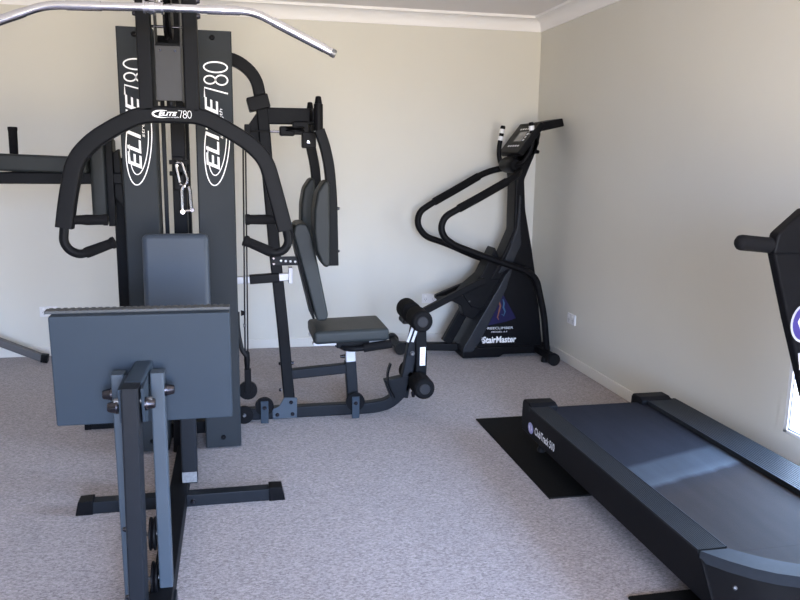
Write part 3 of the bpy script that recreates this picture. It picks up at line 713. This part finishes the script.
# handrails
RN, RF = 4.85, 5.25
near = [(1.90, 4.98, 1.31), (1.845, RN+.02, 1.282), (1.767, RN, 1.237), (1.584, RN, 1.135), (1.428, RN, 1.052), (1.345, RN, 1.005), (1.320, RN, .93), (1.348, RN, .865), (1.421, RN, .815), (1.668, RN, .725), (1.945, RN, .632), (2.010, RN, .575), (2.075, RN, .33), (2.110, RN, .075)]
h = obj('handrail', rod(new(), near, .0225, .07, nrm=(0, 1, 0)), 'body', K, 'near looped handrail')
obj('foam_sleeve', rod(new(), [(1.767, RN, 1.237), (1.584, RN, 1.135), (1.44, RN, 1.0585)], .0275, .03, nrm=(0, 1, 0)), 'foam', h)
far = [(1.90, 5.14, 1.325), (1.857, RF, 1.318), (1.746, RF, 1.288), (1.528, RF, 1.164), (1.362, RF, 1.072), (1.270, RF, 1.01), (1.256, RF, .92), (1.316, RF, .836), (1.464, RF, .788), (1.668, RF, .700), (1.945, RF, .60), (2.010, RF, .545), (2.075, RF, .33), (2.105, RF, .075)]
h = obj('handrail', rod(new(), far, .0225, .07, nrm=(0, 1, 0)), 'body', K, 'far looped handrail')
obj('foam_sleeve', rod(new(), [(1.70, RF, 1.262), (1.528, RF, 1.164), (1.375, RF, 1.079)], .0275, .03, nrm=(0, 1, 0)), 'foam', h)
obj('hub', lathe(new(), (1.868, 4.96, 1.345), (0, 1, 0), [(0, .035), (.015, .048), (.06, .056), (.17, .056), (.215, .048), (.23, .035)], 20), 'body', K)
# console with display, horns and book shelf
b = new(); box(b, -.130, .130, 4.885, 5.27, -.022, .022, .008)
tilt = math.atan2(.19, .145)
cm = Matrix.Translation((1.942, 0, 1.517)) @ Matrix.Rotation(-tilt, 4, 'Y')
cons = obj('console', move(b, cm), 'body', K)
b = new(); box(b, -.035, .050, 4.99, 5.13, .0222, .0235)
obj('display', move(b, cm), 'screen', cons, 'grey display window')
b = new()
for k in range(5):
    box(b, -.078, -.066, 4.96+k*.045, 4.985+k*.045, .0222, .0242); box(b, .066, .078, 4.96+k*.045, 4.985+k*.045, .0222, .0242)
for k in range(4): box(b, -.03+k*.024, -.016+k*.024, 4.945, 4.970, .0222, .0242)
obj('console_buttons', move(b, cm), 'offwhite', cons, 'pale console buttons')
obj('console_neck', prism(new(), [(1.86, 1.40), (2.02, 1.60), (2.055, 1.56), (2.03, 1.44), (1.95, 1.34)], 5.0, 5.15, 'y', .01), 'body', K)
acorn('neck_knob', (2.035, 5.05, 1.44), (1, 0, -.2), K, .016, .03, 'plastic')
obj('book_shelf', prism(new(), [(1.985, 1.622), (2.175, 1.660), (2.190, 1.608), (2.035, 1.572), (1.995, 1.598)], 4.93, 5.21, 'y', .006), 'body', K)
for pts, top in (([(1.86, 4.98, 1.34), (1.905, 4.93, 1.36), (1.952, 4.92, 1.44), (1.962, 4.92, 1.52), (1.950, 4.92, 1.60)], (1.950, 4.92, 1.60)),
                 ([(1.85, 5.13, 1.34), (1.842, 5.19, 1.345), (1.828, 5.20, 1.40), (1.826, 5.20, 1.47), (1.846, 5.20, 1.585)], (1.846, 5.20, 1.585))):
    hr = obj('grip_horn', rod(new(), pts, .0165, .03), 'body', K)
    p = V(top); q = V(pts[-2]); dd = (p-q).normalized()
    for k, (o_, l_, m_) in enumerate(((-.075, .03, 'offwhite'), (-.025, .03, 'offwhite'))):
        obj('sensor_band', lathe(new(), p+dd*o_, dd, [(0, .0185), (l_, .0185)], 16), m_, hr, 'pale metal sensor band')
    obj('horn_cap', lathe(new(), p+dd*.005, dd, [(0, .0175), (.018, .0175), (.024, .012)], 16), 'plastic', hr)

# ------------------------------------------------------------------ treadmill
TM = thing('treadmill', 'long black treadmill with blue-grey belt running along the right wall', 'treadmill', (1.725, 2.5, 0))
TX0, TX1, BX0, BX1 = 1.322, 2.080, 1.420, 1.922
ZT = .245
def rail(x0, x1, edge, label):
    b = new(); n = 13; w = (x1-x0)/n
    poly = [(x0, ZT-.022)]
    for k in range(n):
        a = x0+k*w
        poly += [(a+w*.08, ZT), (a+w*.66, ZT), (a+w*.74, ZT-.0013), (a+w*.94, ZT-.0013)]
    poly += [(x1, ZT), (x1, ZT-.022)]
    prism(b, poly, 1.86, 3.215, 'y')
    return obj('side_rail', b, 'railmat', TM, label)
M['railmat'] = mat('ribbed_side_rail', (0.015, 0.0168, 0.0195), 0.5, var=.12, scale=20, spec=0.14)
rail(TX0, BX0-.004, 0, 'left ribbed foot rail'); rail(BX1+.004, TX1, 1, 'right ribbed foot rail')
for x0, x1 in ((TX0+.003, 1.462), (1.894, TX1-.025)):
    b = new(); prism(b, [(3.195, .105), (3.300, .105), (3.305, .19), (3.300, .243), (3.288, .257), (3.225, .257), (3.195, ZT+.001)], x0, x1, 'x', .006, 3)
    obj('rear_end_cap', b, 'plastic', TM)
obj('side_panel', prism(new(), [(3.20, ZT-.004), (1.865, ZT-.004), (1.835, .214), (1.752, .100), (3.20, .107)], TX0, TX0+.03, 'x', .005), 'plastic', TM, 'black left side panel')
obj('side_panel', prism(new(), [(3.20, ZT-.004), (1.865, ZT-.004), (1.835, .214), (1.752, .100), (3.20, .107)], TX1-.03, TX1, 'x', .005), 'plastic', TM, 'black right side panel')
cx = (TX0+TX1)/2
outer, inner = [], []
for k in range(17):
    u = -1+2*k/16
    outer.append((cx+u*(TX1-TX0)/2, 1.850-.205*(1-abs(u)**3)))
    inner.append((cx+u*.285, 1.848-.150*(1-abs(u)**2.2)))
b = new(); n = 10
prof = [(1.86, .226), (3.235, .226)] + [(3.235+.045*math.sin(math.radians(180*k/n)), .181+.045*math.cos(math.radians(180*k/n))) for k in range(1, n)] + [(3.235, .136), (1.86, .136)]
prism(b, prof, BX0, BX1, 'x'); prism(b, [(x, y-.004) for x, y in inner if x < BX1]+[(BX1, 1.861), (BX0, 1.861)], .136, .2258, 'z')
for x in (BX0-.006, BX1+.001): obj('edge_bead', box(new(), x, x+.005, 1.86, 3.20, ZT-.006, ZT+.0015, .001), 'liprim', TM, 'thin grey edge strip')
BL = obj('running_belt', b, 'belt', TM, 'dark running belt with a paler slanted band')
obj('deck_frame', box(new(), TX0+.03, TX1-.03, 1.80, 3.19, .105, .134, .004), 'plastic', TM)
for x in (1.405, 2.0):
    for y in (1.90, 3.235):
        obj('support_leg', lathe(new(), (x, y, .010), (0, 0, 1), [(0, .020), (.015, .020), (.02, .014), (.10, .014)], 14), 'rubber', TM)
# front hood: a bowed lip at deck height with a dark front face
b = new(); zs = (ZT+.001, .212); g = [[b.verts.new((x, y, z)) for x, y in c] for z in zs for c in (outer, inner)]
for k in range(16):
    b.faces.new((g[0][k], g[0][k+1], g[1][k+1], g[1][k])); b.faces.new((g[2][k], g[3][k], g[3][k+1], g[2][k+1]))
    b.faces.new((g[0][k], g[2][k], g[2][k+1], g[0][k+1])); b.faces.new((g[1][k], g[1][k+1], g[3][k+1], g[3][k]))
for k in (0, 16): b.faces.new((g[0][k], g[1][k], g[3][k], g[2][k]))
obj('hood_lip', b, 'liprim', TM, 'bowed grey front lip')
b = new(); top = [b.verts.new((cx+(x-cx)*.997, y+.002, .2135)) for x, y in outer]; bot = [b.verts.new((cx+(x-cx)*.997, y-.13, .055)) for x, y in outer]
for k in range(16): b.faces.new((top[k], top[k+1], bot[k+1], bot[k]))
t2 = [b.verts.new((x, 1.86, .2135)) for x in (TX1-.0012, TX0+.0012)]; b2 = [b.verts.new((x, 1.80, .055)) for x in (TX1-.0012, TX0+.0012)]
b.faces.new(top+t2); b.faces.new(bot+b2); b.faces.new((top[0], bot[0], b2[1], t2[1])); b.faces.new((top[-1], t2[0], b2[0], bot[-1])); b.faces.new((t2[0], t2[1], b2[1], b2[0]))
obj('hood_front', b, 'plastic', TM)
acorn('bolt', (1.3685, 1.742, .185), (-.5, -.7, .5), TM, .006, .006, 'zinc')
obj('front_foot', box(new(), 1.50, 1.95, 1.70, 1.80, .010, .07, .006), 'rubber', TM)
# mast, console and handlebar
MY = 1.75
ml, mr = [(1.375, 1.150), (1.440, .965), (1.540, .700), (1.635, .45), (1.655, .24)], 2*cx
poly = ml + [(mr-x, z) for x, z in reversed(ml)]
b = new(); prism(b, poly, 1.735, 1.768, 'y', .008, 3)
MA = obj('mast', b, 'plastic', TM)
b = new(); prism(b, [(1.370, 1.142), (1.378, 1.196), (1.455, 1.262), (mr-1.455, 1.262), (mr-1.378, 1.196), (mr-1.370, 1.142)], 1.728, 1.766, 'y', .008, 3); prism(b, [(1.56, 1.10), (1.56, 1.18), (1.60, 1.225), (mr-1.60, 1.225), (mr-1.56, 1.18), (mr-1.56, 1.10)], 1.76, 1.84, 'y', .010, 3)
cn = obj('console', b, 'plastic', TM)
b = new(); box(b, 1.62, 1.80, 1.840, 1.843, 1.12, 1.20); obj('display', b, 'screen', cn)
hb = obj('handlebar', rod(new(), [(1.290, 1.752, 1.172), (1.40, 1.752, 1.162), (cx, 1.752, 1.158), (mr-1.40, 1.752, 1.162), (mr-1.290, 1.752, 1.172)], .021, nrm=(0, 1, 0)), 'foam', TM)
for x, s in ((1.290, -1), (mr-1.290, 1)): obj('grip_end', lathe(new(), (x, 1.752, 1.172), (s, 0, .06), [(0, .021), (.008, .019), (.014, .013), (.017, .005)], 16), 'foam', hb)
b = new(); ox, oz = 1.492, .955
def disc(bm, cx_, cz_, rx, rz, y_, n=28):
    bm.faces.new([bm.verts.new((cx_+rx*math.cos(2*math.pi*i/n), y_, cz_+rz*math.sin(2*math.pi*i/n))) for i in range(n)])
disc(b, ox, oz, .043, .054, 1.7340); bd = obj('round_badge', b, 'print_grey', MA, 'oval purple badge with a white ring')
b = new(); disc(b, ox, oz, .037, .048, 1.7332); obj('badge_face', b, 'purple', bd)
b = new()
for s in (-1, 1): ribbon(b, [(ox+s*.010, oz+.026), (ox+s*.016, oz+.004), (ox+s*.008, oz-.020)], [.004, .013, .005], (0, 1.7326, 0), RT, WD)
ribbon(b, [(ox, oz+.03), (ox, oz-.012)], .004, (0, 1.7326, 0), RT, WD)
obj('badge_emblem', b, 'offwhite', bd)
b = new(); b.faces.new([b.verts.new((x, 1.734, z)) for x, z in ((1.482, .872), (1.545, .872), (1.540, .83), (1.515, .812), (1.492, .825))])
obj('shield_badge', b, 'print_grey', MA, 'small pale shield badge')
# side lettering reads towards the viewer
b = new(); sx = TX0-.0015
yd = (0, -1, 0)
lettering(b, 'ClubTrack 510', (sx, 3.125, .140), yd, WD, .222, .036, .05, .025)
obj('side_lettering', b, 'offwhite', TM, 'pale side lettering')
b = new(); b.faces.new([b.verts.new((sx, 3.175+.032*math.cos(2*math.pi*i/24), .152+.026*math.sin(2*math.pi*i/24))) for i in range(24)])
sb = obj('side_badge', b, 'lilac', TM, 'small lilac oval badge')
b = new()
for s in (-1, 1): ribbon(b, [(s*.008, .014), (s*.013, 0), (s*.006, -.014)], [.003, .008, .003], (sx-.0006, 3.175, .152), yd, WD)
obj('badge_emblem', b, 'offwhite', sb)

# ------------------------------------------------------------------ daylight
W = bpy.data.worlds.new('World'); S.world = W; W.use_nodes = True
N, L = W.node_tree.nodes, W.node_tree.links
bg = N['Background']; tc = N.new('ShaderNodeTexCoord'); sp = N.new('ShaderNodeSeparateXYZ')
L.new(tc.outputs['Generated'], sp.inputs[0])
mr_ = N.new('ShaderNodeMapRange'); mr_.inputs['From Min'].default_value = -1; mr_.inputs['From Max'].default_value = 1
L.new(sp.outputs['Z'], mr_.inputs['Value'])
rp = N.new('ShaderNodeValToRGB'); L.new(mr_.outputs['Result'], rp.inputs['Fac'])
el = rp.color_ramp.elements
el[0].position = .485; el[0].color = (.78, .69, .57, 1)
el[1].position = .515; el[1].color = (.70, .90, 1.33, 1)
e = el.new(.8); e.color = (.47, .71, 1.2, 1)
L.new(rp.outputs['Color'], bg.inputs['Color']); bg.inputs['Strength'].default_value = 3.2
def portal(name, loc, rot, sx_, sy_):
    l = bpy.data.lights.new(name, 'AREA'); l.shape = 'RECTANGLE'; l.size = sx_; l.size_y = sy_; l.cycles.is_portal = True
    o = bpy.data.objects.new(name, l); COL.objects.link(o); o.location = loc; o.rotation_euler = rot
portal('door_daylight', ((DX0+DX1)/2, FY-.10, DZ/2), (math.radians(90), 0, 0), DX1-DX0, DZ)
portal('window_daylight', (RX+.1, (WY0+WY1)/2, (WZ0+WZ1)/2), (0, math.radians(90), 0), WZ1-WZ0, WY1-WY0)

# ------------------------------------------------------------------ camera
pitch, roll, yaw = 0.18249372536, 0.01480149644, 0.21401035276
fwd = V((math.sin(yaw)*math.cos(pitch), math.cos(yaw)*math.cos(pitch), -math.sin(pitch)))
rt = V((math.cos(yaw), -math.sin(yaw), 0)); upv = rt.cross(fwd)
r2 = rt*math.cos(roll)+upv*math.sin(roll); u2 = -rt*math.sin(roll)+upv*math.cos(roll)
cam = bpy.data.cameras.new('Camera'); cam.sensor_width = 36; cam.lens = 763.141/800*36; cam.clip_start = .02
co = bpy.data.objects.new('Camera', cam); COL.objects.link(co)
co.matrix_world = Matrix(((r2.x, u2.x, -fwd.x, 0), (r2.y, u2.y, -fwd.y, 0), (r2.z, u2.z, -fwd.z, 1.37303), (0, 0, 0, 1)))
S.camera = co
S.view_settings.view_transform = 'Standard'; S.view_settings.look = 'None'; S.view_settings.gamma = 1
S.view_settings.use_curve_mapping = False; S.view_settings.exposure = 3.56
S.cycles.max_bounces = 10; S.cycles.diffuse_bounces = 8; S.cycles.use_denoising = True
S.cycles.sample_clamp_indirect = 6
